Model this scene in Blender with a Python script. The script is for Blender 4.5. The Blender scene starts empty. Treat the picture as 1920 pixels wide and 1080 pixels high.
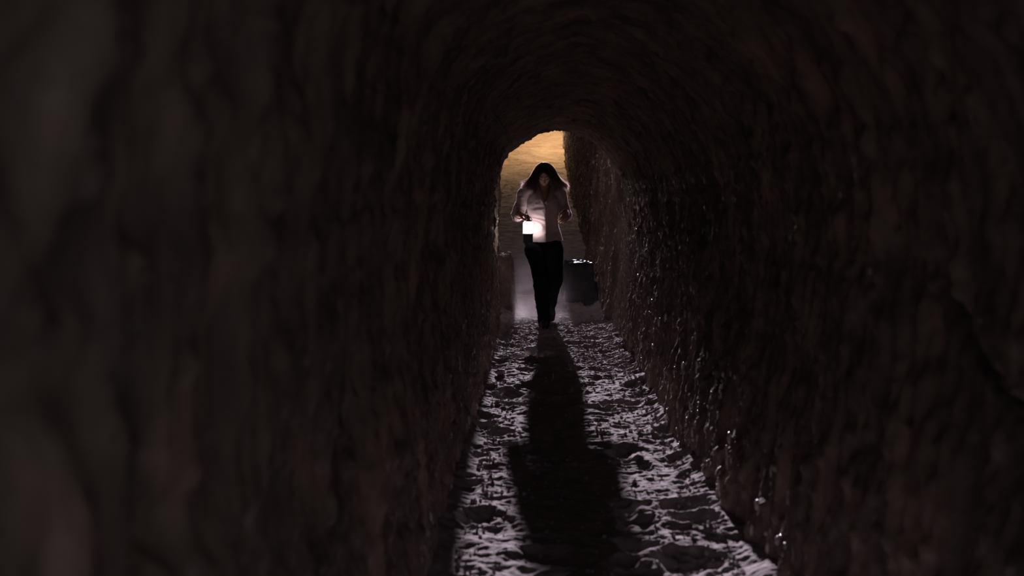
import bpy, bmesh, math, random
import numpy as np
from mathutils import Vector, Matrix, Euler

random.seed(7)
RNG = np.random.default_rng(11)
scene = bpy.context.scene
C = scene.collection

# ------------------------------------------------------------------ camera
FPX = 1867.0                       # focal length in pixels of the 1920 frame
CAM = Vector((0.0, 0.0, 1.25))
YAW, PITCH = math.radians(1.32), math.radians(-5.10)
cam = bpy.data.cameras.new('camera')
cam_o = bpy.data.objects.new('camera', cam)
C.objects.link(cam_o)
cam.sensor_width = 36.0
cam.lens = 36.0 * FPX / 1920.0
cam_o.location = CAM
cam_o.rotation_euler = Euler((math.radians(90) + PITCH, 0, YAW), 'XYZ')
cam.clip_start, cam.clip_end = 0.05, 200
cam.dof.use_dof = True
cam.dof.focus_distance = 9.7
cam.dof.aperture_fstop = 2.6
scene.camera = cam_o

# ------------------------------------------------------------------ world, sun, lamp, exposure
world = bpy.data.worlds.new('dusk_sky')
scene.world = world
world.use_nodes = True
bg = world.node_tree.nodes['Background']
bg.inputs['Color'].default_value = (0.74, 0.71, 0.80, 1)
bg.inputs['Strength'].default_value = 0.50

SUN_SLOPE = 0.220
sun = bpy.data.lights.new('low_sun', 'SUN')
sun.energy = 7.8
sun.angle = math.radians(0.75)
sun.color = (0.98, 0.84, 1.0)
sun_o = bpy.data.objects.new('low_sun', sun)
C.objects.link(sun_o)
sun_o.rotation_euler = Vector((0.014, -1.0, -SUN_SLOPE)).to_track_quat('-Z', 'Y').to_euler()

lamp = bpy.data.lights.new('work_lamp', 'POINT')          # warm lamp high in the cutting, over the earth face
lamp.energy = 125
lamp.color = (1.0, 0.80, 0.55)
lamp.shadow_soft_size = 0.12
lamp_o = bpy.data.objects.new('work_lamp', lamp)
C.objects.link(lamp_o)
lamp_o.location = (0.42, 22.45, 3.62)

scene.view_settings.view_transform = 'Standard'
scene.view_settings.look = 'None'
scene.view_settings.gamma = 1.0
scene.view_settings.use_curve_mapping = False
scene.view_settings.exposure = 0.0
scene.cycles.volume_step_rate = 1.0
scene.cycles.max_bounces = 8
scene.cycles.diffuse_bounces = 4
scene.cycles.volume_bounces = 1

# ------------------------------------------------------------------ measuring helpers
M_CAM = Matrix.Translation(CAM) @ cam_o.rotation_euler.to_matrix().to_4x4()
R_CAM = cam_o.rotation_euler.to_matrix()

def ray(px, py):
    d = R_CAM @ Vector(((px - 960) / FPX, (540 - py) / FPX, -1.0))
    return d / d.y

def at(px, py, Y):
    """the point at depth Y metres that the photograph shows at this pixel"""
    return CAM + ray(px, py) * (Y - CAM.y)

# ------------------------------------------------------------------ noise
def _hash(ix, iy, iz, seed):
    h = (ix.astype(np.int64) * 374761393 + iy.astype(np.int64) * 668265263 + iz.astype(np.int64) * 2147483647 + seed * 1274126177) & 0xFFFFFFFF
    h = ((h ^ (h >> 13)) * 1274126177) & 0xFFFFFFFF
    h = ((h ^ (h >> 15)) * 2246822519) & 0xFFFFFFFF
    h = h ^ (h >> 16)
    return h.astype(np.float64) / 4294967295.0

def vnoise(x, y, z, seed=0):
    """value noise in -1..1"""
    x, y, z = np.broadcast_arrays(np.asarray(x, float), np.asarray(y, float), np.asarray(z, float))
    ix, iy, iz = np.floor(x), np.floor(y), np.floor(z)
    fx, fy, fz = x - ix, y - iy, z - iz
    ux, uy, uz = (f * f * f * (f * (f * 6 - 15) + 10) for f in (fx, fy, fz))
    r = 0
    for a in (0, 1):
        for b in (0, 1):
            for c in (0, 1):
                w = (ux if a else 1 - ux) * (uy if b else 1 - uy) * (uz if c else 1 - uz)
                r = r + w * _hash(ix + a, iy + b, iz + c, seed)
    return r * 2 - 1

def fbm(x, y, z, oct=4, seed=0, gain=0.5, lac=2.07):
    r, a = 0, 1.0
    for o in range(oct):
        r = r + a * vnoise(x, y, z, seed + o * 17)
        x, y, z = x * lac + 3.1, y * lac + 1.7, z * lac + 9.2
        a *= gain
    return r

def ridged(x, y, z, oct=3, seed=0):
    r, a = 0, 1.0
    for o in range(oct):
        r = r + a * (1 - 2 * np.abs(vnoise(x, y, z, seed + o * 29)))
        x, y, z = x * 2.1 + 5, y * 2.1 + 2, z * 2.1 + 7
        a *= 0.5
    return r

def smooth(a, b, x):
    t = np.clip((x - a) / (b - a), 0, 1)
    return t * t * (3 - 2 * t)

# ------------------------------------------------------------------ mesh helpers
def link(name, me, parent=None, mat=None):
    o = bpy.data.objects.new(name, me)
    C.objects.link(o)
    if parent is not None:
        o.parent = parent
    if mat is not None:
        me.materials.clear()
        me.materials.append(mat)
    return o

def mesh_from(name, V, F, smooth_shade=True):
    me = bpy.data.meshes.new(name)
    V = np.asarray(V, dtype=np.float32)
    F = np.asarray(F, dtype=np.int32)
    k = F.shape[1]
    me.vertices.add(len(V)); me.vertices.foreach_set('co', V.ravel())
    me.loops.add(F.size); me.loops.foreach_set('vertex_index', F.ravel())
    me.polygons.add(len(F))
    me.polygons.foreach_set('loop_start', np.arange(0, F.size, k, dtype=np.int32))
    me.polygons.foreach_set('loop_total', np.full(len(F), k, dtype=np.int32))
    me.polygons.foreach_set('use_smooth', np.full(len(F), smooth_shade, dtype=bool))
    me.update(calc_edges=True)
    me.validate()
    return me

def grid_faces(nr, nc, flip=False):
    i, j = np.meshgrid(np.arange(nr - 1), np.arange(nc - 1), indexing='ij')
    a = (i * nc + j).ravel()
    f = np.stack([a, a + 1, a + nc + 1, a + nc], 1)
    return f[:, ::-1] if flip else f

def catmull(P, n):
    """n points spread evenly by arc length along a Catmull-Rom curve"""
    P = np.asarray(P, float)
    Q = np.vstack([2 * P[0] - P[1], P, 2 * P[-1] - P[-2]])
    out = []
    for i in range(1, len(Q) - 2):
        t = np.linspace(0, 1, 24, endpoint=False)[:, None]
        p0, p1, p2, p3 = Q[i - 1], Q[i], Q[i + 1], Q[i + 2]
        out.append(0.5 * ((2 * p1) + (-p0 + p2) * t + (2 * p0 - 5 * p1 + 4 * p2 - p3) * t**2 + (-p0 + 3 * p1 - 3 * p2 + p3) * t**3))
    out = np.vstack(out + [P[-1:]])
    s = np.r_[0, np.cumsum(np.linalg.norm(np.diff(out[:, :3] if out.shape[1] > 3 else out, axis=0), axis=1))]
    u = np.linspace(0, s[-1], n)
    return np.stack([np.interp(u, s, out[:, k]) for k in range(out.shape[1])], 1)

# ------------------------------------------------------------------ materials
def nodes_of(name):
    m = bpy.data.materials.new(name)
    m.use_nodes = True
    nt = m.node_tree
    return m, nt, nt.nodes['Principled BSDF']

def ramp_node(nt, stops):
    r = nt.nodes.new('ShaderNodeValToRGB')
    e = r.color_ramp.elements
    while len(e) < len(stops):
        e.new(0.5)
    for k, (p, c) in enumerate(stops):
        e[k].position = p
        e[k].color = (*c, 1)
    return r

def earth_mat(name, c0, c1, c2, scale=(6, 6, 6), rough=0.9, spec=0.2, bump=0.35, fine=90.0, fleck=None):
    m, nt, b = nodes_of(name)
    tc = nt.nodes.new('ShaderNodeTexCoord')
    mp = nt.nodes.new('ShaderNodeMapping')
    mp.inputs['Scale'].default_value = scale
    nt.links.new(tc.outputs['Object'], mp.inputs['Vector'])
    n1 = nt.nodes.new('ShaderNodeTexNoise')
    n1.inputs['Scale'].default_value = 1.0
    n1.inputs['Detail'].default_value = 6
    n1.inputs['Roughness'].default_value = 0.65
    nt.links.new(mp.outputs['Vector'], n1.inputs['Vector'])
    r = ramp_node(nt, [(0.30, c0), (0.52, c1), (0.74, c2)])
    nt.links.new(n1.outputs['Fac'], r.inputs['Fac'])
    nt.links.new(r.outputs['Color'], b.inputs['Base Color'])
    n2 = nt.nodes.new('ShaderNodeTexNoise')
    n2.inputs['Scale'].default_value = fine
    n2.inputs['Detail'].default_value = 4
    nt.links.new(tc.outputs['Object'], n2.inputs['Vector'])
    bp = nt.nodes.new('ShaderNodeBump')
    bp.inputs['Strength'].default_value = bump
    bp.inputs['Distance'].default_value = 0.01
    nt.links.new(n2.outputs['Fac'], bp.inputs['Height'])
    nt.links.new(bp.outputs['Normal'], b.inputs['Normal'])
    b.inputs['Roughness'].default_value = rough
    b.inputs['Specular IOR Level'].default_value = spec
    if fleck is not None:                                  # smooth, shiny specks of grit in dull clay
        n3 = nt.nodes.new('ShaderNodeTexNoise')
        n3.inputs['Scale'].default_value = 26
        n3.inputs['Detail'].default_value = 3
        nt.links.new(tc.outputs['Object'], n3.inputs['Vector'])
        for sock, lo, hi in (('Roughness', rough, fleck), ('Specular IOR Level', spec, 0.6)):
            mr = nt.nodes.new('ShaderNodeMapRange')
            mr.inputs[1].default_value = 0.50; mr.inputs[2].default_value = 0.64
            mr.inputs[3].default_value = lo; mr.inputs[4].default_value = hi
            nt.links.new(n3.outputs['Fac'], mr.inputs[0]); nt.links.new(mr.outputs[0], b.inputs[sock])
    return m

def plain_mat(name, col, rough=0.6, spec=0.4, var=0.12, scale=40.0, metallic=0.0, bump=0.0):
    m, nt, b = nodes_of(name)
    tc = nt.nodes.new('ShaderNodeTexCoord')
    n = nt.nodes.new('ShaderNodeTexNoise')
    n.inputs['Scale'].default_value = scale
    n.inputs['Detail'].default_value = 3
    nt.links.new(tc.outputs['Object'], n.inputs['Vector'])
    lo = tuple(c * (1 - var) for c in col); hi = tuple(min(1, c * (1 + var)) for c in col)
    r = ramp_node(nt, [(0.3, lo), (0.7, hi)])
    nt.links.new(n.outputs['Fac'], r.inputs['Fac'])
    nt.links.new(r.outputs['Color'], b.inputs['Base Color'])
    b.inputs['Roughness'].default_value = rough
    b.inputs['Specular IOR Level'].default_value = spec
    b.inputs['Metallic'].default_value = metallic
    if bump:
        bp = nt.nodes.new('ShaderNodeBump')
        bp.inputs['Strength'].default_value = bump
        bp.inputs['Distance'].default_value = 0.004
        nt.links.new(n.outputs['Fac'], bp.inputs['Height'])
        nt.links.new(bp.outputs['Normal'], b.inputs['Normal'])
    return m

MAT = {}
MAT['wall'] = earth_mat('brown_clay_wall', (0.085, 0.066, 0.056), (0.19, 0.146, 0.120), (0.36, 0.270, 0.212), scale=(4, 7, 3.2), rough=0.80, spec=0.18, fleck=0.30)
MAT['vault'] = earth_mat('brown_clay_vault', (0.085, 0.066, 0.056), (0.19, 0.146, 0.120), (0.36, 0.270, 0.212), scale=(4, 7, 3.2), rough=0.95, spec=0.05)
MAT['floor'] = earth_mat('trodden_dust', (0.26, 0.225, 0.22), (0.34, 0.30, 0.30), (0.42, 0.37, 0.37), scale=(9, 9, 9), rough=0.95, spec=0.1, fine=140)
MAT['ochre'] = earth_mat('ochre_clay_face', (0.30, 0.19, 0.11), (0.42, 0.28, 0.17), (0.52, 0.36, 0.23), scale=(2.2, 4, 14), rough=0.9, spec=0.15, fine=26, bump=0.8)
nt = MAT['ochre'].node_tree; b = nt.nodes['Principled BSDF']               # lower slope darkened and greyed in the colour, imitating fading lamplight
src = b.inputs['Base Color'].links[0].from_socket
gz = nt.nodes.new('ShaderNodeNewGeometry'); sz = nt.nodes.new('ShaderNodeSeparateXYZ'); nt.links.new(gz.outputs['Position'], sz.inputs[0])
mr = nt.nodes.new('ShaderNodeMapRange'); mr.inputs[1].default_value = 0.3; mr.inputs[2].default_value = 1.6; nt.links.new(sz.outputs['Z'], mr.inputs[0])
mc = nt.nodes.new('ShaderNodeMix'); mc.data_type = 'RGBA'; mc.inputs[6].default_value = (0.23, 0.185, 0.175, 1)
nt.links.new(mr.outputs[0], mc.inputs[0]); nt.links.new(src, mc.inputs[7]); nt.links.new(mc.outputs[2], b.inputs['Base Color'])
MAT['pale'] = plain_mat('pale_chalky_clod', (0.62, 0.56, 0.56), rough=0.9, spec=0.15, var=0.2, scale=60, bump=0.5)
MAT['wood'] = plain_mat('pale_dry_twig', (0.55, 0.48, 0.44), rough=0.8, spec=0.2, var=0.25, scale=50)

# ------------------------------------------------------------------ the tunnel shell
PROFILE = [(-.350, -.14), (-.364, 0.0), (-.380, .40), (-.392, .90), (-.385, 1.20), (-.348, 1.47), (-.300, 1.640), (-.200, 1.757),
           (.010, 1.880), (.196, 1.934), (.407, 1.892), (.566, 1.800), (.725, 1.640), (.830, 1.425), (.868, 1.107),
           (.850, .70), (.805, .30), (.765, 0.0), (.745, -.14)]
LIP = 9.9
NP = 330
prof = catmull(PROFILE, NP)
tan = np.gradient(prof, axis=0)
tan /= np.linalg.norm(tan, axis=1)[:, None]
nin = np.stack([tan[:, 1], -tan[:, 0]], 1)       # points into the tunnel

def wall_relief(x, y, z, seed=0, wallness=1.0):
    """how far the dug earth stands proud of the plan, metres"""
    d = 0.030 * fbm(x * 1.7, y * 1.5, z * 1.4, 3, seed)
    d = d + wallness * 0.017 * ridged(x * 5, y * 8.5, z * 2.6, 3, seed + 50)          # long pick strokes
    d = d + 0.008 * fbm(x * 15, y * 19, z * 11, 3, seed + 90)
    d = d + 0.0035 * fbm(x * 50, y * 60, z * 34, 2, seed + 130)
    g = vnoise(x * 24, y * 26, z * 15, seed + 200)                                      # grit that sticks out
    d = d + 0.018 * smooth(0.55, 0.95, g)
    d = d + 0.012 * smooth(0.50, 0.90, vnoise(x * 55, y * 50, z * 40, seed + 230))
    return d

ys = np.concatenate([np.arange(-0.25, 0.4, 0.03), np.arange(0.4, 3.0, 0.014), np.arange(3.0, LIP, 0.0095), [LIP]])
ny = len(ys)
Y, PX_ = np.meshgrid(ys, prof[:, 0], indexing='ij')
_, PZ_ = np.meshgrid(ys, prof[:, 1], indexing='ij')
_, NX_ = np.meshgrid(ys, nin[:, 0], indexing='ij')
_, NZ_ = np.meshgrid(ys, nin[:, 1], indexing='ij')
vault = smooth(1.45, 1.75, PZ_)
D = wall_relief(PX_, Y, PZ_, 0, 1 - 0.5 * vault)
D = D + 0.012 * vault * ridged(PX_ * 2, Y * 5.5, PZ_ * 2, 2, 333)                      # ring-like tool marks over the vault
D = D * (1 - 0.40 * smooth(LIP - 0.8, LIP, Y))
D = D + 0.010 * (vnoise(PX_ * 28, 0 * Y, PZ_ * 28, 345) + 0.6 * vnoise(PX_ * 60, 0 * Y, PZ_ * 60, 346)) * vault * smooth(LIP - 0.05, LIP, Y) * (1.3 - smooth(0.05, 0.3, PX_))
# a sweeping gouge across the near right wall
gy = np.interp(PZ_, [0.85, 0.88, 0.95, 1.08, 1.3], [1.55, 1.72, 1.92, 2.10, 2.16])
dist = np.abs(Y - gy)
D = D - 0.05 * np.exp(-(dist / 0.035) ** 2) * (PX_ > 0.5) * smooth(0.78, 0.86, PZ_) * (1 - smooth(1.15, 1.3, PZ_)) * (Y > 1.4)
# hollows in the near left wall
for (hy, hz, hr) in ((0.80, 1.20, .05), (0.72, 1.11, .05), (0.93, 1.24, .035), (0.92, 1.08, .035), (0.68, 1.32, .05), (1.02, 0.90, .05), (0.75, 0.85, .04)):
    D = D - 0.05 * np.exp(-(((Y - hy) / (hr * 1.0)) ** 2 + ((PZ_ - hz) / (hr * 0.6)) ** 2)) * (PX_ < 0)
X3 = PX_ + NX_ * D
Z3 = PZ_ + NZ_ * D
Y3 = Y + 0.0 * Y
# broken edge of the vault at the mouth
edge = 0.05 * fbm(prof[:, 0] * 9, 0 * prof[:, 0], prof[:, 1] * 9, 3, 71)
Y3[-1] += edge; Y3[-2] += edge * 0.8
shell = np.stack([X3, Y3, Z3], 2)
# the face of the mound around the mouth, seen only from the far side
def flange(r):
    c = np.array([.22, 1.0])
    p = prof + (prof - c) / np.linalg.norm(prof - c, axis=1)[:, None] * r
    return np.stack([p[:, 0], np.full(NP, LIP + 0.05 + 0.05 * r), p[:, 1]], 1)
shell = np.concatenate([shell, [flange(.12), flange(.6), flange(2.0)]], 0)
nr = shell.shape[0]
iL = int(np.argmin(np.abs(prof[:NP // 2, 1] - 1.47)))
iR = NP // 2 + int(np.argmin(np.abs(prof[NP // 2:, 1] - 1.425)))

def shell_part(name, a, b, mat):
    S = shell[:, a:b + 1].reshape(-1, 3)
    o = link(name, mesh_from(name, S, grid_faces(nr, b + 1 - a)), None, mat)
    o['kind'] = 'structure'
    return o
wl = shell_part('wall_left', 0, iL, MAT['wall'])
ce = shell_part('ceiling', iL, iR, MAT['vault'])
wr = shell_part('wall_right', iR, NP - 1, MAT['wall'])
wl['label'] = 'rough dug brown earth wall on the left of the tunnel'
ce['label'] = 'dark arched earth vault over the tunnel'
wr['label'] = 'rough dug brown earth wall with pale grit on the right of the tunnel'
for o, c in ((wl, 'wall'), (ce, 'ceiling'), (wr, 'wall')):
    o['category'] = c

# ------------------------------------------------------------------ floor of trodden dust
DENTS = []
rr = random.Random(5)
for k in range(150):
    yy = 2.2 + 10.5 * rr.random() ** 1.0
    DENTS.append((rr.uniform(-.33, .80), yy, rr.uniform(.045, .10), rr.uniform(.05, .12), rr.uniform(-.7, .7), rr.uniform(.012, .036)))

def floor_h(x, y):
    rough = 1 + 1.7 * smooth(7.2, 8.3, y + 0.5 * vnoise(x * 2, y * 2, 0 * x, 405))            # churned clods near the mouth
    h = 0.010 * fbm(x * 1.8, y * 1.3, 0 * x, 2, 400)
    h = h + 0.010 * fbm(x * 6.0, y * 6.0, 0 * x, 3, 410, 0.42)
    h = h + rough * 0.0042 * ridged(x * 10 + 0.4 * y, y * 15, 0 * x, 3, 420)
    h = h + rough * 0.0030 * fbm(x * 30 + y * 9, y * 44 - x * 9, 0 * x, 3, 430)
    h = h + 0.0010 * fbm(x * 110, y * 110, 0 * x, 2, 440)
    wx = x + 0.035 * fbm(x * 9, y * 9, 0 * x, 3, 450); wy = y + 0.035 * fbm(x * 9, y * 9, 0 * x, 3, 460)
    for (cx, cy, ra, rb, ang, dp) in DENTS:
        m = (np.abs(y - cy) < 0.3)
        if not m.any():
            continue
        dx, dy = wx[m] - cx, wy[m] - cy
        u = (dx * math.cos(ang) + dy * math.sin(ang)) / ra
        v = (-dx * math.sin(ang) + dy * math.cos(ang)) / rb
        q = u * u + v * v
        h[m] += -dp * np.exp(-q ** 1.6) + 0.35 * dp * np.exp(-((np.sqrt(q) - 1.25) / 0.28) ** 2)
    h = h + 0.07 * (smooth(0.60, 0.86, x) + smooth(-0.26, -0.44, x) * 0.7) * (1 + 0.5 * vnoise(x * 3, y * 3, 0 * x, 77))
    return h

fy = np.concatenate([np.arange(-1.6, 2.4, 0.06), np.arange(2.4, 8.0, 0.0068), np.arange(8.0, 11.0, 0.010), np.arange(11.0, 12.6, 0.016), np.arange(12.6, 14.2, 0.03)])
fx = np.concatenate([np.arange(-1.3, -0.44, 0.05), np.arange(-0.44, 0.94, 0.0068)])
FY, FX = np.meshgrid(fy, fx, indexing='ij')
FH = floor_h(FX, FY)
floor = link('floor', mesh_from('floor', np.stack([FX, FY, FH], 2).reshape(-1, 3), grid_faces(len(fy), len(fx))), None, MAT['floor'])
floor['kind'] = 'structure'
floor['label'] = 'grey dusty earth floor full of footprints and ridges'
floor['category'] = 'floor'
_fcache = {}
def ground(x, y):
    j = int(np.argmin(np.abs(fx - x))); i = int(np.argmin(np.abs(fy - y)))
    return float(FH[i, j])

# ------------------------------------------------------------------ the open cutting beyond the vault
def cut_wall(name, xs_of, flip, seed, label):
    yy = np.concatenate([np.arange(9.6, 13.0, 0.016), np.arange(13.0, 25.2, 0.03)])
    zz = np.concatenate([np.arange(-.14, 3.0, 0.018), np.arange(3.0, 6.2, 0.08)])
    YY, ZZ = np.meshgrid(yy, zz, indexing='ij')
    XX = xs_of(YY, ZZ)
    s = 1.0 if flip else -1.0
    XX = XX + s * wall_relief(XX * 0 + seed, YY, ZZ, seed) * 1.15
    o = link(name, mesh_from(name, np.stack([XX, YY, ZZ], 2).reshape(-1, 3), grid_faces(len(yy), len(zz), flip)), None, MAT['wall'])
    o['kind'] = 'structure'; o['label'] = label; o['category'] = 'wall'
    o_pts[name] = np.stack([XX, YY, ZZ], 2)
    return o
o_pts = {}
wfr = cut_wall('wall_far_right', lambda y, z: 0.765 + 0.10 * smooth(0, 1.0, z) * (1 - 0.5 * smooth(11, 14, y)) - 0.13 * smooth(14, 22, y) + 0.06 * smooth(10.0, 9.7, y), False, 3,
         'glinting brown earth wall beyond the tunnel mouth, behind the covered crate')
wfl = cut_wall('wall_far_left', lambda y, z: -0.395 - 0.045 * smooth(0, 0.9, z) - 0.62 * smooth(11.5, 12.6, y) - 0.06 * smooth(10.0, 9.7, y), True, 8,
         'narrow strip of brown earth wall left of the person, beyond the tunnel mouth')

# earth slope and face that close the cutting
by = np.arange(12.4, 25.0, 0.024)
bx = np.arange(-1.35, 1.05, 0.016)
BY, BX = np.meshgrid(by, bx, indexing='ij')
BH = np.interp(BY, [12.4, 13.0, 16.0, 19.0, 22.2, 23.3, 23.7, 24.4, 25.0], [-.08, 0.02, 0.62, 1.26, 2.02, 2.55, 2.88, 3.00, 3.02])
BH = BH + 0.020 * fbm(BX * 1.5, BY * 2.2, 0 * BX, 3, 500) + 0.022 * ridged(BX * 1.6, BY * 6, 0 * BX, 3, 520) * 0.6 + 0.014 * fbm(BX * 9, BY * 20, 0 * BX, 4, 530, 0.6)
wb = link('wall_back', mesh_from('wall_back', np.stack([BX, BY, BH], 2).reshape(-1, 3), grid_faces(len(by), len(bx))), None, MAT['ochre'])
wb['kind'] = 'structure'; wb['label'] = 'lamp-lit ochre earth face closing the far end of the tunnel'; wb['category'] = 'wall'

# ================================================================== THINGS
def empty(name, loc, label, cat, rz=0.0, group=None):
    o = bpy.data.objects.new(name, None)
    C.objects.link(o)
    o.empty_display_size = 0.1
    o.location = loc
    o.rotation_euler = (0, 0, rz)
    o['label'] = label; o['category'] = cat
    if group:
        o['group'] = group
    return o

def frames(P):
    P = np.asarray(P, float)
    T = np.gradient(P, axis=0); T /= np.linalg.norm(T, axis=1)[:, None]
    ref = np.array([0, 1.0, 0]) if abs(T[:, 1]).mean() < 0.75 else np.array([1.0, 0, 0])
    A = np.cross(ref, T); A /= np.linalg.norm(A, axis=1)[:, None]
    B = np.cross(T, A)
    return T, A, B

class Soup:
    """collects closed pieces that are fused later"""
    def __init__(self):
        self.V, self.F, self.n = [], [], 0
    def add(self, V, F):
        V = np.asarray(V, float)
        self.V.append(V)
        self.F += [tuple(int(i) + self.n for i in f) for f in F]
        self.n += len(V)
    def tube(self, pts, seg=14, n=None):
        """pts rows: x y z ra [rb]; elliptical limb with rounded ends"""
        P = np.asarray(pts, float)
        if P.shape[1] == 4:
            P = np.c_[P, P[:, 3]]
        n = n or max(6, 5 * len(P))
        Q = catmull(P, n)
        Q[:, 3:] = np.maximum(Q[:, 3:], 0.002)
        T, A, B = frames(Q[:, :3])
        th = np.linspace(0, 2 * math.pi, seg, endpoint=False)
        rings = []
        def ring(c, a, b, A_, B_):
            return c + np.outer(np.cos(th), A_) * a + np.outer(np.sin(th), B_) * b
        r0, r1 = Q[0, 3:].mean(), Q[-1, 3:].mean()
        for k in (0.9, 0.6):
            rings.append(ring(Q[0, :3] - T[0] * r0 * k, Q[0, 3] * math.sqrt(1 - k * k), Q[0, 4] * math.sqrt(1 - k * k), A[0], B[0]))
        for i in range(n):
            rings.append(ring(Q[i, :3], Q[i, 3], Q[i, 4], A[i], B[i]))
        for k in (0.6, 0.9):
            rings.append(ring(Q[-1, :3] + T[-1] * r1 * k, Q[-1, 3] * math.sqrt(1 - k * k), Q[-1, 4] * math.sqrt(1 - k * k), A[-1], B[-1]))
        m = len(rings)
        V = np.vstack(rings)
        F = []
        for i in range(m - 1):
            for j in range(seg):
                a, b = i * seg + j, i * seg + (j + 1) % seg
                F.append((a, b, b + seg, a + seg))
        F.append(tuple(range(seg))[::-1])
        F.append(tuple((m - 1) * seg + j for j in range(seg)))
        self.add(V, F)
    def fused(self, name, voxel, iters=4, factor=0.5):
        me = bpy.data.meshes.new(name + '_soup')
        me.from_pydata(np.vstack(self.V).tolist(), [], self.F)
        bm = bmesh.new(); bm.from_mesh(me)
        bmesh.ops.recalc_face_normals(bm, faces=bm.faces)
        bm.to_mesh(me); bm.free()
        o = bpy.data.objects.new(name + '_soup', me)
        C.objects.link(o)
        md = o.modifiers.new('r', 'REMESH'); md.mode = 'VOXEL'; md.voxel_size = voxel; md.use_smooth_shade = True
        if iters:
            ms = o.modifiers.new('s', 'SMOOTH'); ms.iterations = iters; ms.factor = factor
        dg = bpy.context.evaluated_depsgraph_get()
        out = bpy.data.meshes.new_from_object(o.evaluated_get(dg))
        out.name = name
        bpy.data.objects.remove(o); bpy.data.meshes.remove(me)
        out.polygons.foreach_set('use_smooth', np.ones(len(out.polygons), dtype=bool))
        return out

def coords(me):
    a = np.zeros(len(me.vertices) * 3, dtype=np.float32)
    me.vertices.foreach_get('co', a)
    return a.reshape(-1, 3).astype(float)
def set_coords(me, V):
    me.vertices.foreach_set('co', np.asarray(V, dtype=np.float32).ravel()); me.update()
def normals(me):
    a = np.zeros(len(me.vertices) * 3, dtype=np.float32)
    me.vertices.foreach_get('normal', a)
    return a.reshape(-1, 3).astype(float)

# ------------------------------------------------------------------ the woman (local frame: faces -Y, x to the right of the picture)
WY = 9.80
wbase = at(1022, 612, WY)
GZ = min(0.0, wbase.z) if abs(wbase.z) < 0.05 else 0.0
person = empty('person', (wbase.x, WY, -0.008), 'person in pale shirt and black trousers walking with head bowed, holding a lantern', 'person')

MAT['skin'] = plain_mat('skin', (0.52, 0.30, 0.22), rough=0.5, spec=0.4, var=0.06, scale=30)
MAT['shirt'] = plain_mat('pale_cotton_shirt', (0.45, 0.365, 0.36), rough=0.8, spec=0.25, var=0.05, scale=300, bump=0.1)
nt = MAT['shirt'].node_tree; b = nt.nodes['Principled BSDF']
tl = nt.nodes.new('ShaderNodeBsdfTranslucent'); tl.inputs['Color'].default_value = (0.75, 0.60, 0.60, 1)
ml = nt.nodes.new('ShaderNodeMixShader'); ml.inputs['Fac'].default_value = 0.07
nt.links.new(b.outputs[0], ml.inputs[1]); nt.links.new(tl.outputs[0], ml.inputs[2]); nt.links.new(ml.outputs[0], nt.nodes['Material Output'].inputs['Surface'])
b.inputs['Sheen Weight'].default_value = 0.3
MAT['trousers'] = plain_mat('black_trousers', (0.010, 0.010, 0.013), rough=0.9, spec=0.08, var=0.2, scale=120)
MAT['boot'] = plain_mat('dark_leather', (0.016, 0.013, 0.012), rough=0.6, spec=0.3, var=0.2, scale=60)
MAT['button'] = plain_mat('shirt_button', (0.35, 0.29, 0.28), rough=0.4)

# joints
SH_R, SH_L = np.array([-.185, .03, 1.335]), np.array([.118, .03, 1.330])      # shoulders (picture left, picture right)
EL_R, WR_R = np.array([-.268, .040, 1.095]), np.array([-.248, -.125, 1.100])
EL_L, WR_L = np.array([.196, .075, 1.105]), np.array([.203, -.120, 1.112])
HIP_R, KN_R, AN_R = np.array([-.095, .0, .86]), np.array([-.052, -.10, .470]), np.array([-.012, -.085, .095])
HIP_L, KN_L, AN_L = np.array([.075, .0, .86]), np.array([.098, -.075, .462]), np.array([.062, .255, .215])

# head, built about its own centre then bowed
HEAD_C = Vector((-.012, -.055, 1.500))
HEAD_M = Matrix.Translation(HEAD_C) @ Matrix.Rotation(math.radians(-4), 4, 'Z') @ Matrix.Rotation(math.radians(37), 4, 'X')
def head_points(u, v):
    """u: polar angle from the crown, v: azimuth, v = 0 is the face (-Y)"""
    x = np.sin(u) * np.sin(v); y = -np.sin(u) * np.cos(v); z = np.cos(u)
    P = np.stack([x * .073, y * .092, z * .112], -1)
    low = smooth(0.0, -0.115, P[..., 2])
    P[..., 0] *= 1 - 0.36 * low                                   # jaw narrows to the chin
    P[..., 1] += np.where(P[..., 1] > 0, -0.030 * low, -0.004 * low)
    front = np.clip(-y, 0, 1)
    def g(cx, cz, sx, sz):
        return np.exp(-(((P[..., 0] - cx) / sx) ** 2 + ((P[..., 2] - cz) / sz) ** 2)) * front
    P[..., 1] -= 0.022 * g(0, -.032, .010, .016) + 0.012 * g(0, -.010, .008, .020)     # nose
    P[..., 1] += 0.012 * (g(-.031, .003, .016, .010) + g(.031, .003, .016, .010))      # eye sockets
    P[..., 1] -= 0.006 * (g(-.031, .002, .011, .006) + g(.031, .002, .011, .006))      # lids
    P[..., 1] -= 0.006 * (g(-.030, .020, .022, .006) + g(.030, .020, .022, .006))      # brows
    P[..., 1] -= 0.007 * g(0, -.060, .020, .0055) + 0.007 * g(0, -.070, .017, .0055)   # lips
    P[..., 1] += 0.003 * g(0, -.0655, .022, .003)
    P[..., 1] -= 0.010 * g(0, -.095, .020, .014)                                        # chin
    P[..., 1] -= 0.004 * (g(-.042, -.030, .018, .018) + g(.042, -.030, .018, .018))    # cheeks
    return P
NU, NV = 60, 88
uu = np.linspace(0.02, math.pi - 0.02, NU); vv = np.linspace(-math.pi, math.pi, NV, endpoint=False)
HU, HV = np.meshgrid(uu, vv, indexing='ij')
HP = head_points(HU, HV).reshape(-1, 3)
HF = []
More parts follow.
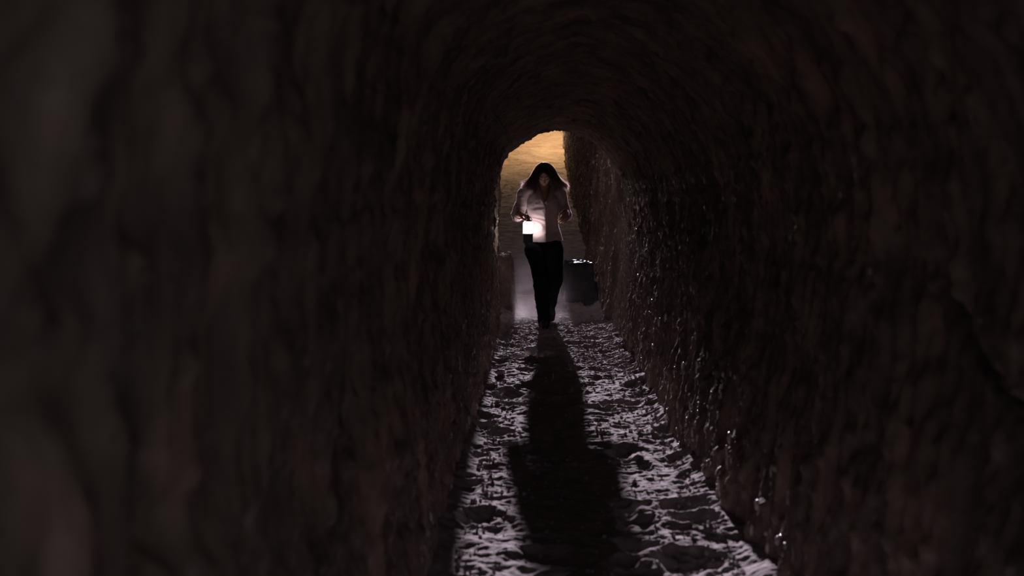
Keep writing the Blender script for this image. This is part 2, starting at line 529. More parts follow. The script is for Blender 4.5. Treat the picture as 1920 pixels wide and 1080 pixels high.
for i in range(NU - 1):
    for j in range(NV):
        a, b = i * NV + j, i * NV + (j + 1) % NV
        HF.append((a, a + NV, b + NV, b))
HF.append(tuple(range(NV))); HF.append(tuple((NU - 1) * NV + j for j in range(NV))[::-1])
hm = np.array(HEAD_M)
def head_world(P):
    return P @ hm[:3, :3].T + hm[:3, 3]

def hand(s, wrist, along, palm_n, thumb_side, curls, spread=0.012, L=1.0):
    """palm and five separate bent fingers; along: wrist to knuckles, palm_n: out of the palm"""
    a = np.asarray(along, float); a /= np.linalg.norm(a)
    n = np.asarray(palm_n, float); n -= a * n.dot(a); n /= np.linalg.norm(n)
    w = np.cross(a, n) * thumb_side
    wrist = np.asarray(wrist, float)
    s.tube([(*(wrist - a * .03), .021, .021), (*(wrist + a * .010), .024, .020), (*(wrist + a * .045), .0, .0), ][:2] + [(*(wrist + a * .03), .024, .019)])
    for k, off in enumerate((.030, .010, -.010, -.029)):
        b = wrist + a * .012 + w * off * 0.55
        kn = wrist + a * (.080 - .004 * abs(k - 1)) * L + w * off
        s.tube([(*b, .013, .013), (*((b + kn) / 2 + n * -.002), .0135, .0135), (*kn, .0105, .0105)])
        ln = (.043, .047, .044, .034)[k] * L
        d = a.copy(); p = kn.copy(); pts = [(*p, .0098)]
        for q, seg in enumerate((ln, ln * .62, ln * .5)):
            c = curls[k] * (1.0, 1.15, .8)[q]
            d = d * math.cos(c) + np.cross(np.cross(d, n), d) / max(1e-6, np.linalg.norm(np.cross(np.cross(d, n), d))) * math.sin(c)
            d /= np.linalg.norm(d)
            p = p + d * seg
            pts.append((*p, (.0092, .0085, .0072)[q]))
        s.tube(pts, seg=10)
    b = wrist + a * .022 + w * .024
    t1 = b + a * .030 + w * .022 + n * .012
    t2 = t1 + a * .026 + w * .004 + n * .020
    t3 = t2 + a * .018 - w * .006 + n * .016
    s.tube([(*(wrist + a * .012 + w * .012), .015), (*b, .0145), (*t1, .0115), (*t2, .0105), (*t3, .0085)], seg=10)

s = Soup()
s.add(head_world(HP), HF)
for sx in (-1, 1):                                                       # ears
    E = [(sx * .068, .008, .020, .005, .010), (sx * .076, .014, .004, .006, .015), (sx * .072, .010, -.018, .005, .009)]
    s.tube([(*head_world(np.array([e[:3]]))[0], e[3], e[4]) for e in E], seg=8)
s.tube([(-.02, .035, 1.30, .062, .060), (-.018, .015, 1.37, .050, .052), (-.014, -.005, 1.43, .048, .052), (-.012, -.030, 1.50, .045, .050)])
s.tube([(-.018, .02, .84, .135, .088), (-.018, .02, .93, .125, .085), (-.020, .025, 1.02, .110, .078), (-.022, .02, 1.15, .125, .088), (-.024, .025, 1.27, .130, .082), (-.024, .035, 1.335, .090, .060)], seg=24)
for S_, E_, W_ in ((SH_R, EL_R, WR_R), (SH_L, EL_L, WR_L)):
    s.tube([(*(S_ * .9 + np.array([-.024, .03, 1.33]) * .1), .042), (*S_, .042), (*((S_ + E_) / 2), .039), (*E_, .033), (*(E_ * .6 + W_ * .4), .032), (*W_, .021)])
for H_, K_, A_ in ((HIP_R, KN_R, AN_R), (HIP_L, KN_L, AN_L)):
    s.tube([(*H_, .064), (*((H_ + K_) / 2), .054), (*K_, .038), (*(K_ * .65 + A_ * .35), .036), (*A_, .028)])
LANT = np.array([-.168, -.190, .0])                                       # axis of the lantern
hand(s, WR_R, (.78, -.60, .02), (.10, -.05, -1.0), -1, (.80, .86, .88, .90))
hand(s, WR_L, (-.10, -.92, -.30), (-.75, .10, -.60), -1, (.55, .62, .68, .72))
body_me = s.fused('body', 0.0046, iters=2, factor=0.35)
body = link('body', body_me, person, MAT['skin'])

# brows, lash lines and lips on the bowed face
MAT['brow'] = plain_mat('dark_brow_hair', (0.03, 0.02, 0.015), rough=.7)
MAT['lips'] = plain_mat('lips', (0.42, 0.16, 0.13), rough=.45)
fine = head_points(*np.meshgrid(np.linspace(.3, 2.9, 240), np.linspace(-1.2, 1.2, 200), indexing='ij')).reshape(-1, 3)
def face_pt(x_, z_, off):
    k = int(np.argmin((fine[:, 0] - x_) ** 2 + (fine[:, 2] - z_) ** 2))
    return fine[k] + np.array([0, -off, 0])
def face_line(name, xz, r, mat, off=.0005):
    s_ = Soup(); s_.tube([(*head_world(face_pt(a_, b_, off)[None])[0], *r) for a_, b_ in xz], seg=8, n=16)
    me_ = bpy.data.meshes.new(name); me_.from_pydata(np.vstack(s_.V).tolist(), [], s_.F)
    me_.polygons.foreach_set('use_smooth', np.ones(len(me_.polygons), dtype=bool))
    return link(name, me_, body, mat)
for sd in (-1, 1):
    face_line('eyebrow', [(sd * .012, .021), (sd * .028, .026), (sd * .045, .020)], (.0024, .0024), MAT['brow'])
    face_line('eyelash', [(sd * .019, -.002), (sd * .030, -.005), (sd * .042, -.001)], (.0018, .0018), MAT['brow'])
face_line('lips', [(-.020, -.065), (0, -.064), (.020, -.065)], (.0055, .0040), MAT['lips'], -.002)

# ---- shirt
s = Soup()
s.tube([(-.020, .018, .840, .196, .126), (-.019, .018, .900, .180, .118), (-.016, .020, .985, .146, .100), (-.018, .022, 1.06, .142, .100), (-.022, .018, 1.15, .152, .108),
        (-.024, .022, 1.24, .160, .104), (-.024, .030, 1.31, .150, .084), (-.024, .038, 1.365, .095, .062), (-.022, .036, 1.395, .066, .058)], seg=40, n=40)
s.tube([(-.09, .03, 1.325, .062), (*SH_R, .064), (*(SH_R * .5 + EL_R * .5 + np.array([-.004, 0, 0])), .056), (*(EL_R + np.array([-.006, .005, 0])), .050), (*(EL_R * .45 + WR_R * .55), .044), (*(WR_R * .94 + EL_R * .06), .036)], seg=20)
s.tube([(.045, .03, 1.32, .062), (*SH_L, .064), (*(SH_L * .5 + EL_L * .5 + np.array([.004, 0, 0])), .055), (*(EL_L + np.array([.004, .005, 0])), .050), (*(EL_L * .45 + WR_L * .55), .044), (*(WR_L * .9 + EL_L * .1), .037)], seg=20)
sh_me = s.fused('shirt', 0.0055, iters=5)
V = coords(sh_me); N = normals(sh_me)
x, y, z = V.T
fold = 0.0065 * ridged(x * 6 + z * 5, y * 7, z * 7 - x * 6, 2, 610) + 0.004 * fbm(x * 16, y * 16, z * 16, 2, 620)
arm = smooth(.165, .20, np.abs(x + .02))
fold = fold + arm * 0.004 * ridged(x * 4, y * 10, z * 24, 2, 630)
fold *= smooth(.84, .90, z) * .7 + .3
V = V + N * fold[:, None]
# the left front panel laps over the right one and stands off it lower down
x, y, z = V.T
px0 = 0.004 + 0.02 * (1.10 - z)
frontal = smooth(.02, -.05, y) * smooth(1.37, 1.30, z) * (1 - smooth(.115, .15, np.abs(x + .02)) * 0.8) * (np.abs(x + .02) < .165)
lap = smooth(px0 + .006, px0 - .004, x) * smooth(px0 - .15, px0 - .01, x)
V[:, 1] -= frontal * lap * (0.012 + 0.034 * smooth(1.22, .98, z))
V[:, 1] += frontal * smooth(px0 - .002, px0 + .012, x) * 0.012 * smooth(1.25, 1.0, z)
# gathers that run towards the lantern arm
q = (x + .12) * .8 + (z - 1.12)
V[:, 1] -= frontal * 0.0042 * np.sin(q * 62 + 9 * vnoise(x * 9, 0 * x, z * 9, 640)) * smooth(.05, -.03, x) * smooth(.93, 1.0, z) * smooth(1.27, 1.18, z)
set_coords(sh_me, V)
bm = bmesh.new(); bm.from_mesh(sh_me)
bmesh.ops.bisect_plane(bm, geom=bm.verts[:] + bm.edges[:] + bm.faces[:], plane_co=(0, 0, .850), plane_no=(.02, .05, -1), clear_outer=True)
kill = []
for f in bm.faces:
    c = f.calc_center_median()
    vneck = c.y < 0.03 and c.z > 1.215 and abs(c.x + .005) < (c.z - 1.215) * 0.36
    neckhole = (Vector((c.x + .018, c.y - .018, 0)).length < .058 and c.z > 1.372)
    hem = False
    cr = Vector(WR_R) - Vector(EL_R); tr = (c - Vector(EL_R)).dot(cr) / cr.length_squared
    cuff_r = tr > 0.90 and (c - Vector(WR_R)).length < .075
    cl = Vector(WR_L) - Vector(EL_L); tl = (c - Vector(EL_L)).dot(cl) / cl.length_squared
    cuff_l = tl > 0.86 and (c - Vector(WR_L)).length < .075
    if vneck or neckhole or hem or cuff_r or cuff_l:
        kill.append(f)
bmesh.ops.delete(bm, geom=kill, context='FACES')
bm.to_mesh(sh_me); bm.free()
shirt = link('shirt', sh_me, person, MAT['shirt'])
# fine nap of the cotton
me_v = coords(sh_me); me_n = normals(sh_me)
rf = np.random.default_rng(33)
pick = rf.choice(len(me_v), min(len(me_v), 42000), replace=False)
P0 = me_v[pick]; D0 = me_n[pick] + rf.normal(0, .45, (len(pick), 3)); D0 /= np.linalg.norm(D0, axis=1)[:, None]
T0 = np.cross(D0, rf.normal(0, 1, (len(pick), 3))); T0 /= np.linalg.norm(T0, axis=1)[:, None]
ln = rf.uniform(.003, .008, (len(pick), 1))
FV = np.stack([P0 - T0 * .00045, P0 + T0 * .00045, P0 + D0 * ln], 1).reshape(-1, 3)
nap = link('nap', mesh_from('nap', FV, np.arange(len(FV)).reshape(-1, 3)), shirt, None)
nap['kind'] = 'stuff'
m, nt, b = nodes_of('cotton_nap')
nzz = nt.nodes.new('ShaderNodeTexNoise'); nzz.inputs['Scale'].default_value = 80
rpp = ramp_node(nt, [(0.3, (0.70, 0.58, 0.58)), (0.7, (0.85, 0.72, 0.72))])
tl = nt.nodes.new('ShaderNodeBsdfTranslucent'); ml = nt.nodes.new('ShaderNodeMixShader'); ml.inputs['Fac'].default_value = 0.6
nt.links.new(nzz.outputs['Fac'], rpp.inputs['Fac']); nt.links.new(rpp.outputs['Color'], tl.inputs['Color']); nt.links.new(rpp.outputs['Color'], b.inputs['Base Color'])
nt.links.new(b.outputs[0], ml.inputs[1]); nt.links.new(tl.outputs[0], ml.inputs[2]); nt.links.new(ml.outputs[0], nt.nodes['Material Output'].inputs['Surface'])
nap.data.materials.append(m)
# collar: two lapels beside the open neck
for sd in (-1, 1):
    n = 10
    rows = []
    for i in range(n):
        t = i / (n - 1)
        zz = 1.215 + t * .175
        xx = -.005 + sd * (.004 + t * .062)
        yy = -.098 + t * .085 + .02 * t * t
        rows.append([(xx - sd * .004, yy - .004, zz), (xx + sd * .010, yy - .016, zz + .004), (xx + sd * (.012 + .034 * math.sin(math.pi * min(1, t * 1.15))), yy - .010 + .012 * t, zz - .010)])
    me = mesh_from('collar', np.array(rows).reshape(-1, 3), grid_faces(n, 3, sd > 0))
    co = link('collar', me, shirt, MAT['shirt'])
    m_ = co.modifiers.new('cloth_thickness', 'SOLIDIFY'); m_.thickness = 0.004
# buttons down the placket
for zz in (1.19, 1.10, 1.01, .92):
    bm = bmesh.new()
    bmesh.ops.create_cone(bm, cap_ends=True, segments=14, radius1=.006, radius2=.005, depth=.003, matrix=Matrix.Rotation(math.radians(90), 4, 'X'))
    me = bpy.data.meshes.new('button'); bm.to_mesh(me); bm.free()
    b = link('button', me, shirt, MAT['button'])
    xb = 0.004 + 0.02 * (1.10 - zz) - .014
    near = V[(np.abs(V[:, 0] - xb) < .008) & (np.abs(V[:, 2] - zz) < .008)]
    b.location = (xb, float(near[:, 1].min()) - .0012, zz)

# ---- trousers
s = Soup()
s.tube([(-.022, .02, .775, .170, .112), (-.020, .02, .82, .182, .114), (-.019, .02, .87, .158, .100), (-.018, .02, .92, .130, .088)], seg=32)
s.tube([(*(HIP_R + np.array([.004, .012, -.05])), .094, .096), (-.100, -.02, .76, .104, .104), (*((HIP_R + KN_R) / 2 + np.array([.0, 0, 0])), .090, .090), (*(KN_R + np.array([-.002, 0, .02])), .070, .074), (*(KN_R + np.array([.004, .02, -.06])), .068, .072),
        (*(KN_R * .5 + AN_R * .5 + np.array([0, .03, 0])), .066, .072), (*(AN_R + np.array([0, .01, 0.03])), .060, .070), (*(AN_R + np.array([0, .01, -.035])), .060, .070)], seg=24)
s.tube([(*(HIP_L + np.array([-.006, .012, -.05])), .094, .096), (.078, -.02, .76, .102, .102), (*((HIP_L + KN_L) / 2 + np.array([-.004, 0, 0])), .088, .088), (*(KN_L + np.array([-.004, -.005, .01])), .074, .070), (*(KN_L + np.array([-.010, .05, -.045])), .062, .066),
        (*(KN_L * .5 + AN_L * .5), .056, .062), (*AN_L, .054, .060)], seg=24)
tr_me = s.fused('trousers', 0.0065, iters=4)
V = coords(tr_me); N = normals(tr_me); x, y, z = V.T
V += N * (0.005 * ridged(x * 7, y * 7, z * 11, 2, 650) + 0.003 * fbm(x * 20, y * 20, z * 26, 2, 655))[:, None]
set_coords(tr_me, V)
link('trousers', tr_me, person, MAT['trousers'])
# ---- boots
def boot(an, toe, up):
    an, toe = np.asarray(an, float), np.asarray(toe, float)
    s = Soup()
    d = toe - an
    heel = an + np.array([0, 0, 0]) - 0.22 * d + np.asarray(up, float) * -.055
    u = np.asarray(up, float)
    s.tube([(*(an + u * .07), .044, .050), (*an, .042, .050), (*(an - u * .045), .040, .052)])
    s.tube([(*(heel), .034, .034), (*(an + .25 * d - u * .045), .040, .042), (*(an + .70 * d), .044, .030), (*toe, .034, .020)], seg=18)
    return s.fused('boot', 0.005, iters=3)
link('boot', boot(AN_R + np.array([0, 0, .005]), AN_R + np.array([-.004, -.150, -.062]), (0, 0, 1)), person, MAT['boot'])
link('boot', boot(AN_L, AN_L + np.array([.004, -.055, -.165]), (0.0, .80, .60)), person, MAT['boot'])

# ---- hair: a scalp layer and loose strands
m, nt, b = nodes_of('dark_brown_hair')
b.inputs['Base Color'].default_value = (0.030, 0.019, 0.014, 1)
b.inputs['Roughness'].default_value = 0.62
b.inputs['Specular IOR Level'].default_value = 0.5
tr = nt.nodes.new('ShaderNodeBsdfTranslucent'); tr.inputs['Color'].default_value = (0.85, 0.66, 0.60, 1)
mx = nt.nodes.new('ShaderNodeMixShader'); mx.inputs['Fac'].default_value = 0.20
tcn = nt.nodes.new('ShaderNodeTexCoord'); nz = nt.nodes.new('ShaderNodeTexNoise'); nz.inputs['Scale'].default_value = 60
rp = ramp_node(nt, [(0.3, (0.022, 0.014, 0.010)), (0.7, (0.045, 0.028, 0.020))])
nt.links.new(tcn.outputs['Object'], nz.inputs['Vector']); nt.links.new(nz.outputs['Fac'], rp.inputs['Fac']); nt.links.new(rp.outputs['Color'], b.inputs['Base Color'])
nt.links.new(b.outputs[0], mx.inputs[1]); nt.links.new(tr.outputs[0], mx.inputs[2]); nt.links.new(mx.outputs[0], nt.nodes['Material Output'].inputs['Surface'])
MAT['hair'] = m

cap_u = np.linspace(0.01, 2.0, 26); cap_v = np.linspace(-math.pi, math.pi, 61)
CU, CV = np.meshgrid(cap_u, cap_v, indexing='ij')
lim = np.interp(np.abs(CV), [0, .35, .8, 1.3, 1.9, math.pi], [.96, .98, 1.15, 1.50, 1.85, 2.0])    # hairline
CU2 = CU / 2.0 * lim
CP = head_points(CU2, CV); Nn = CP / np.linalg.norm(CP, axis=2)[..., None]
CP = head_world((CP + Nn * 0.010).reshape(-1, 3))
cap_me = mesh_from('hair', CP, grid_faces(26, 61))
hair_V, hair_F = [], []
nv = 0
rh = random.Random(3)
def strand(P, w0, w1):
    """a flat tapering lock of a few hairs"""
    global nv
    n = len(P)
    T, A, B = frames(P)
    a = rh.uniform(0, 3.14)
    E = A * math.cos(a) + B * math.sin(a)
    w = np.linspace(w0, w1, n)[:, None]
    hair_V.append(np.stack([P - E * w, P + E * w], 1).reshape(-1, 3))
    for i in range(n - 1):
        k = nv + 2 * i
        hair_F.append((k, k + 1, k + 3, k + 2))
    nv += 2 * n
CLUMPS = [(rh.uniform(-math.pi, math.pi), rh.random(), rh.gauss(0, .020), rh.gauss(0, .012), rh.gauss(0, .012)) for _ in range(110)]
tt = np.linspace(0, 1, 11)[:, None]
for k in range(3600):
    v = rh.uniform(-math.pi, math.pi)
    ulim = float(np.interp(abs(v), [0, .35, .8, 1.3, 1.9, math.pi], [.96, .98, 1.15, 1.50, 1.85, 2.0]))
    u = ulim * math.sqrt(rh.random()) * 0.98
    p = head_points(np.array([u]), np.array([v]))
    n_ = p[0] / np.linalg.norm(p[0])
    p0 = head_world(p)[0]
    side = 1 if (p[0][0] + rh.gauss(0, .004)) > 0 else -1
    # where the lock ends: fanned out over the shoulders
    phi = abs(v)
    phi = min(math.pi, max(0.55, 0.45 + phi * 0.86 + rh.gauss(0, .12)))      # 0 = front
    cl_ = min(CLUMPS, key=lambda c: abs(c[0] - v) + .35 * rh.random())
    flare = min(1.0, max(0.0, cl_[1] + rh.gauss(0, .10)))
    phi = min(math.pi, max(.55, .45 + abs(cl_[0]) * .86 + rh.gauss(0, .05)))
    rx = 0.088 + 0.105 * flare ** 1.5
    ry = 0.075 + 0.055 * flare
    ex = HEAD_C.x + side * math.sin(phi) ** 0.7 * rx
    ey = HEAD_C.y + 0.03 - math.cos(phi) * ry
    ez = 1.350 + cl_[2] + rh.gauss(0, .008) + 0.030 * flare
    if side < 0:
        ex -= .012
    else:
        ex += .022
    p3 = np.array([ex + side * (cl_[3] + rh.gauss(.0, .004)), ey + cl_[4], ez])
    out = hm[:3, :3] @ n_
    p1 = p0 + out * rh.uniform(.024, .048) + np.array([side * .014, 0, .008])
    p2 = np.array([HEAD_C.x + side * math.sin(phi) ** 0.7 * (0.084 + 0.040 * flare), HEAD_C.y + .03 - math.cos(phi) * .080, 1.455 + rh.gauss(0, .012)])
    P = (1 - tt) ** 3 * p0 + 3 * (1 - tt) ** 2 * tt * p1 + 3 * (1 - tt) * tt ** 2 * p2 + tt ** 3 * p3
    wav = rh.uniform(0, 6.28); am = rh.uniform(.002, .006)
    P[:, 0] += (am * np.sin(tt[:, 0] * 9 + wav)) * tt[:, 0]; P[:, 1] += (am * np.cos(tt[:, 0] * 8 + wav)) * tt[:, 0]
    # flicked-out ends
    P[:, 0] += side * max(0, rh.gauss(.010, .016)) * smooth(.75, 1.0, tt[:, 0]); P[:, 2] += abs(rh.gauss(0, .010)) * smooth(.75, 1, tt[:, 0])
    strand(P, rh.uniform(.0014, .0026), .0006)
for k in range(1500):                                                       # loose outer hairs
    v = rh.choice((-1, 1)) * rh.uniform(.6, 2.9); u = rh.uniform(.05, 1.3)
    p = head_points(np.array([u]), np.array([v])); n_ = hm[:3, :3] @ (p[0] / np.linalg.norm(p[0])); p0 = head_world(p)[0]
    side = 1 if p[0][0] > 0 else -1
    off = .022 if side > 0 else -.012
    spr = rh.uniform(.120, .205)
    p1 = p0 + n_ * rh.uniform(.045, .066) + np.array([side * .012, 0, 0])
    p3 = np.array([HEAD_C.x + off + side * spr, HEAD_C.y + rh.uniform(-.02, .12), 1.352 + rh.gauss(.012, .016) + .10 * (spr - .12)])
    p2 = np.array([HEAD_C.x + off * .6 + side * (.098 + .25 * (spr - .12)), HEAD_C.y + rh.uniform(.0, .08), 1.462])
    P = (1 - tt) ** 3 * p0 + 3 * (1 - tt) ** 2 * tt * p1 + 3 * (1 - tt) * tt ** 2 * p2 + tt ** 3 * p3
    P[:, 0] += side * rh.uniform(0, .02) * smooth(.8, 1, tt[:, 0]); P[:, 2] += rh.uniform(0, .012) * smooth(.8, 1, tt[:, 0])
    strand(P, .0014, .0007)
hv = np.vstack(hair_V)
cv = coords(cap_me)
cf = grid_faces(26, 61)
hair_me = mesh_from('hair', np.vstack([cv, hv]), np.vstack([cf, np.array(hair_F) + len(cv)]))
bpy.data.meshes.remove(cap_me)
hair_o = link('hair', hair_me, person, MAT['hair'])
mo = MAT['hair'].copy(); mo.name = 'loose_thin_hair'
for nd in mo.node_tree.nodes:
    if nd.type == 'MIX_SHADER':
        nd.inputs['Fac'].default_value = 0.70
hair_me.materials.append(mo)
idx = np.zeros(len(hair_me.polygons), dtype=np.int32); idx[-1500 * 10:] = 1
hair_me.polygons.foreach_set('material_index', idx)

# ------------------------------------------------------------------ lantern in her hand
def lathe(name, prof_, parent, mat, seg=40, sm=True):
    prof_ = np.asarray(prof_, float)
    th = np.linspace(0, 2 * math.pi, seg, endpoint=False)
    V = np.concatenate([np.stack([r * np.cos(th), r * np.sin(th), np.full(seg, z)], 1) for r, z in prof_])
    F = []
    for i in range(len(prof_) - 1):
        for j in range(seg):
            a, b = i * seg + j, i * seg + (j + 1) % seg
            F.append((a, b, b + seg, a + seg))
    me = mesh_from(name, V, F, sm)
    return link(name, me, parent, mat)
MAT['lantern_black'] = plain_mat('lantern_black_plastic', (0.055, 0.055, 0.060), rough=0.5, spec=0.4, var=0.1)
m, nt, b = nodes_of('lantern_frosted_glow')
b.inputs['Base Color'].default_value = (0.9, 0.88, 0.9, 1)
b.inputs['Emission Color'].default_value = (1.0, 0.86, 0.88, 1)
b.inputs['Emission Strength'].default_value = 17.0
MAT['glow'] = m
lx, ly = person.location.x + LANT[0], WY + LANT[1]
lz = at(990, 437.5, ly).z                                                # seam between base and glowing part
lantern = empty('lantern', (at(990, 437, ly).x, ly, lz - .095), 'small glowing white camping lantern with dark base, held at the hip', 'lantern')
lathe('base', [(0.0, 0), (.040, 0), (.046, .004), (.048, .012), (.048, .080), (.050, .084), (.050, .093), (.046, .095), (0, .095)], lantern, MAT['lantern_black'])
lathe('diffuser', [(.0, .0952), (.0455, .0952), (.0465, .10), (.0465, .192), (.044, .200), (.036, .206), (0, .207)], lantern, MAT['glow'])
cap_o = lathe('cap', [(0, .2072), (.034, .2072), (.036, .211), (.034, .219), (.022, .225), (0, .226)], lantern, MAT['lantern_black'])
pts = [(-.034, 0, .214), (-.036, 0, .232), (-.026, 0, .250), (0, 0, .256), (.026, 0, .250), (.036, 0, .232), (.034, 0, .214)]
s = Soup(); s.tube([(*p_, .0028) for p_ in pts], seg=8, n=26)
me = bpy.data.meshes.new('handle'); me.from_pydata(np.vstack(s.V).tolist(), [], s.F); me.polygons.foreach_set('use_smooth', np.ones(len(me.polygons), dtype=bool))
link('handle', me, lantern, MAT['lantern_black'])

# ------------------------------------------------------------------ crate under black plastic, and the sack beside it
MAT['black_plastic'] = plain_mat('glossy_black_plastic', (0.006, 0.006, 0.007), rough=0.24, spec=0.14, var=0.1, scale=20)
MAT['crate'] = plain_mat('dark_painted_crate', (0.02, 0.019, 0.02), rough=0.7, spec=0.3)
CY = 12.0
c0, c1 = at(1058, 560, CY), at(1110, 560, CY)
ctop = at(1085, 492, CY).z
crate = empty('covered_crate', ((c0.x + c1.x) / 2, CY + .15, 0.0), 'dark crate under a crumpled glossy black plastic sheet, by the right wall', 'crate')
cw, cd, ch = (c1.x - c0.x), .34, ctop
bm = bmesh.new()
bmesh.ops.create_cube(bm, size=1, matrix=Matrix.Translation((0, 0, (ch - .03) / 2)) @ Matrix.Diagonal((cw * .92, cd * .92, ch - .03, 1)))
bmesh.ops.bevel(bm, geom=bm.edges[:], offset=.012, segments=2, affect='EDGES')
for zz in (.12, .26):                                                        # board grooves
    bmesh.ops.bisect_plane(bm, geom=bm.verts[:] + bm.edges[:] + bm.faces[:], plane_co=(0, 0, zz), plane_no=(0, 0, 1))
me = bpy.data.meshes.new('body'); bm.to_mesh(me); bm.free()
link('body', me, crate, MAT['crate'])
n = 70
gx = np.linspace(-1, 1, n); gy_ = np.linspace(-1, 1, n)
GX, GY = np.meshgrid(gx, gy_, indexing='ij')
ext = 2.3
ax, ay = GX * cw / 2 * ext, GY * cd / 2 * ext
ox = np.maximum(0, np.abs(ax) - cw / 2); oy = np.maximum(0, np.abs(ay) - cd / 2)
drop = np.sqrt(ox ** 2 + oy ** 2)
sxp = np.sign(ax) * (np.minimum(np.abs(ax), cw / 2) + 0.12 * ox) * 1.02
syp = np.sign(ay) * (np.minimum(np.abs(ay), cd / 2) + 0.12 * oy) * 1.02
cr_n = ridged(ax * 7, ay * 7, 0 * ax, 3, 700)
szp = ch - drop * 1.6 + 0.012 * cr_n + 0.010 * fbm(ax * 20, ay * 20, 0 * ax, 2, 705) + 0.018 * smooth(-.05, -.25, ax)
sxp = sxp + 0.010 * fbm(ax * 9, ay * 9, szp * 9, 2, 710) ; syp = syp + 0.012 * fbm(ax * 9, ay * 9, szp * 9, 2, 720)
me = mesh_from('plastic_sheet', np.stack([sxp, syp, szp], 2).reshape(-1, 3), grid_faces(n, n, True), False)
link('plastic_sheet', me, crate, MAT['black_plastic'])

sk = at(1105, 545, 11.70)
sack = empty('plastic_sack', (sk.x, 11.66, ground(sk.x, 11.66) - .01), 'small knotted black plastic sack in front of the covered crate', 'sack')
u_ = np.linspace(0.02, math.pi - .02, 30); v_ = np.linspace(0, 2 * math.pi, 48, endpoint=False)
U2, V2 = np.meshgrid(u_, v_, indexing='ij')
bxs, bys, bzs = np.sin(U2) * np.cos(V2), np.sin(U2) * np.sin(V2), np.cos(U2)
rad = 1 + 0.10 * ridged(bxs * 2.2, bys * 2.2, bzs * 2.2, 3, 740)
zz = np.where(bzs < 0, np.maximum(bzs, -.8) * .9, bzs)
neck = smooth(.75, 1.0, bzs)
SV = np.stack([bxs * .105 * rad * (1 - .3 * neck), bys * .11 * rad * (1 - .3 * neck), .155 + zz * .175 * rad + neck * .03], 2).reshape(-1, 3)
SF = []
for i in range(29):
    for j in range(48):
        a, b_ = i * 48 + j, i * 48 + (j + 1) % 48
        SF.append((a, a + 48, b_ + 48, b_))
link('bag', mesh_from('bag', SV, SF, False), sack, MAT['black_plastic'])
s = Soup(); s.tube([(0, 0, .335, .014, .014), (.004, .004, .362, .012, .010), (.010, .006, .390, .026, .012)], seg=12)
me = bpy.data.meshes.new('knot'); me.from_pydata(np.vstack(s.V).tolist(), [], s.F)
link('knot', me, sack, MAT['black_plastic'])

# ------------------------------------------------------------------ earth ledge left of her
ey_ = np.linspace(-1, 1, 70); ex_ = np.linspace(-1, 1, 60)
EY, EX = np.meshgrid(ey_, ex_, indexing='ij')
prof_e = smooth(1.0, .55, np.abs(EX)) * smooth(1.0, .6, np.abs(EY))
LH = at(948, 478, 11.3).z
EZ = -.08 + prof_e * (LH + .08) + prof_e * (.035 * fbm(EX * 3, EY * 3, 0 * EX, 3, 760) + 0.012 * fbm(EX * 12, EY * 12, 0 * EX, 2, 770))
EXX = EX * .21 + .018 * fbm(EX * 2, EY * 3, EZ * 8, 3, 780)
ledge = link('earth_ledge', mesh_from('earth_ledge', np.stack([EXX, EY * .26 + .018 * fbm(EX * 3, EY * 2, EZ * 8, 3, 790), EZ], 2).reshape(-1, 3), grid_faces(70, 60)), None, MAT['wall'])
ledge.location = (at(938, 520, 11.3).x, 11.3, 0)
ledge['kind'] = 'structure'; ledge['label'] = 'waist-low lump of uncut earth against the left wall behind the person'; ledge['category'] = 'ledge'

# ------------------------------------------------------------------ loose clods, chips and twigs
def clod(name, px, py, r, label, cat='clod', mat='pale', squash=.75, seed=0, sink=.25):
    # depth where the floor lies under this pixel
    d = ray(px, py); Yd = CAM.z / -d.z
    X = (CAM + d * Yd).x
    bm = bmesh.new(); bmesh.ops.create_icosphere(bm, subdivisions=3, radius=1)
    me = bpy.data.meshes.new(name); bm.to_mesh(me); bm.free()
    V = coords(me)
    V = V * (1 + .30 * fbm(V[:, 0] * 1.6, V[:, 1] * 1.6, V[:, 2] * 1.6, 3, 800 + seed))[:, None]
    V *= np.array([r, r * .9, r * squash])
    set_coords(me, V)
    me.polygons.foreach_set('use_smooth', np.ones(len(me.polygons), dtype=bool))
    o = link(name, me, None, MAT[mat])
    o.location = (X, Yd, ground(X, Yd) + r * squash * (1 - sink))
    o['label'] = label; o['category'] = cat
    return o
clod('earth_clod', 995, 672, .052, 'fist-sized pale clod of earth on the floor left of the long shadow', seed=1)
clod('stone_chip', 1068, 643, .016, 'tiny pale stone chip on the floor right of the walker\'s feet', 'stone', seed=2)
clod('earth_clod', 1112, 596, .030, 'small dark clod at the foot of the right wall, below the sack', mat='floor', seed=3)
clod('earth_clod', 1195, 664, .040, 'brown clod lying against the foot of the right wall, nearer than the walker', mat='floor', seed=4)
clod('earth_clod', 1240, 745, .035, 'grey clod on the heaped dust along the right wall', mat='floor', seed=6)
clod('earth_clod', 938, 705, .035, 'grey clod against the foot of the left wall', mat='floor', seed=5)

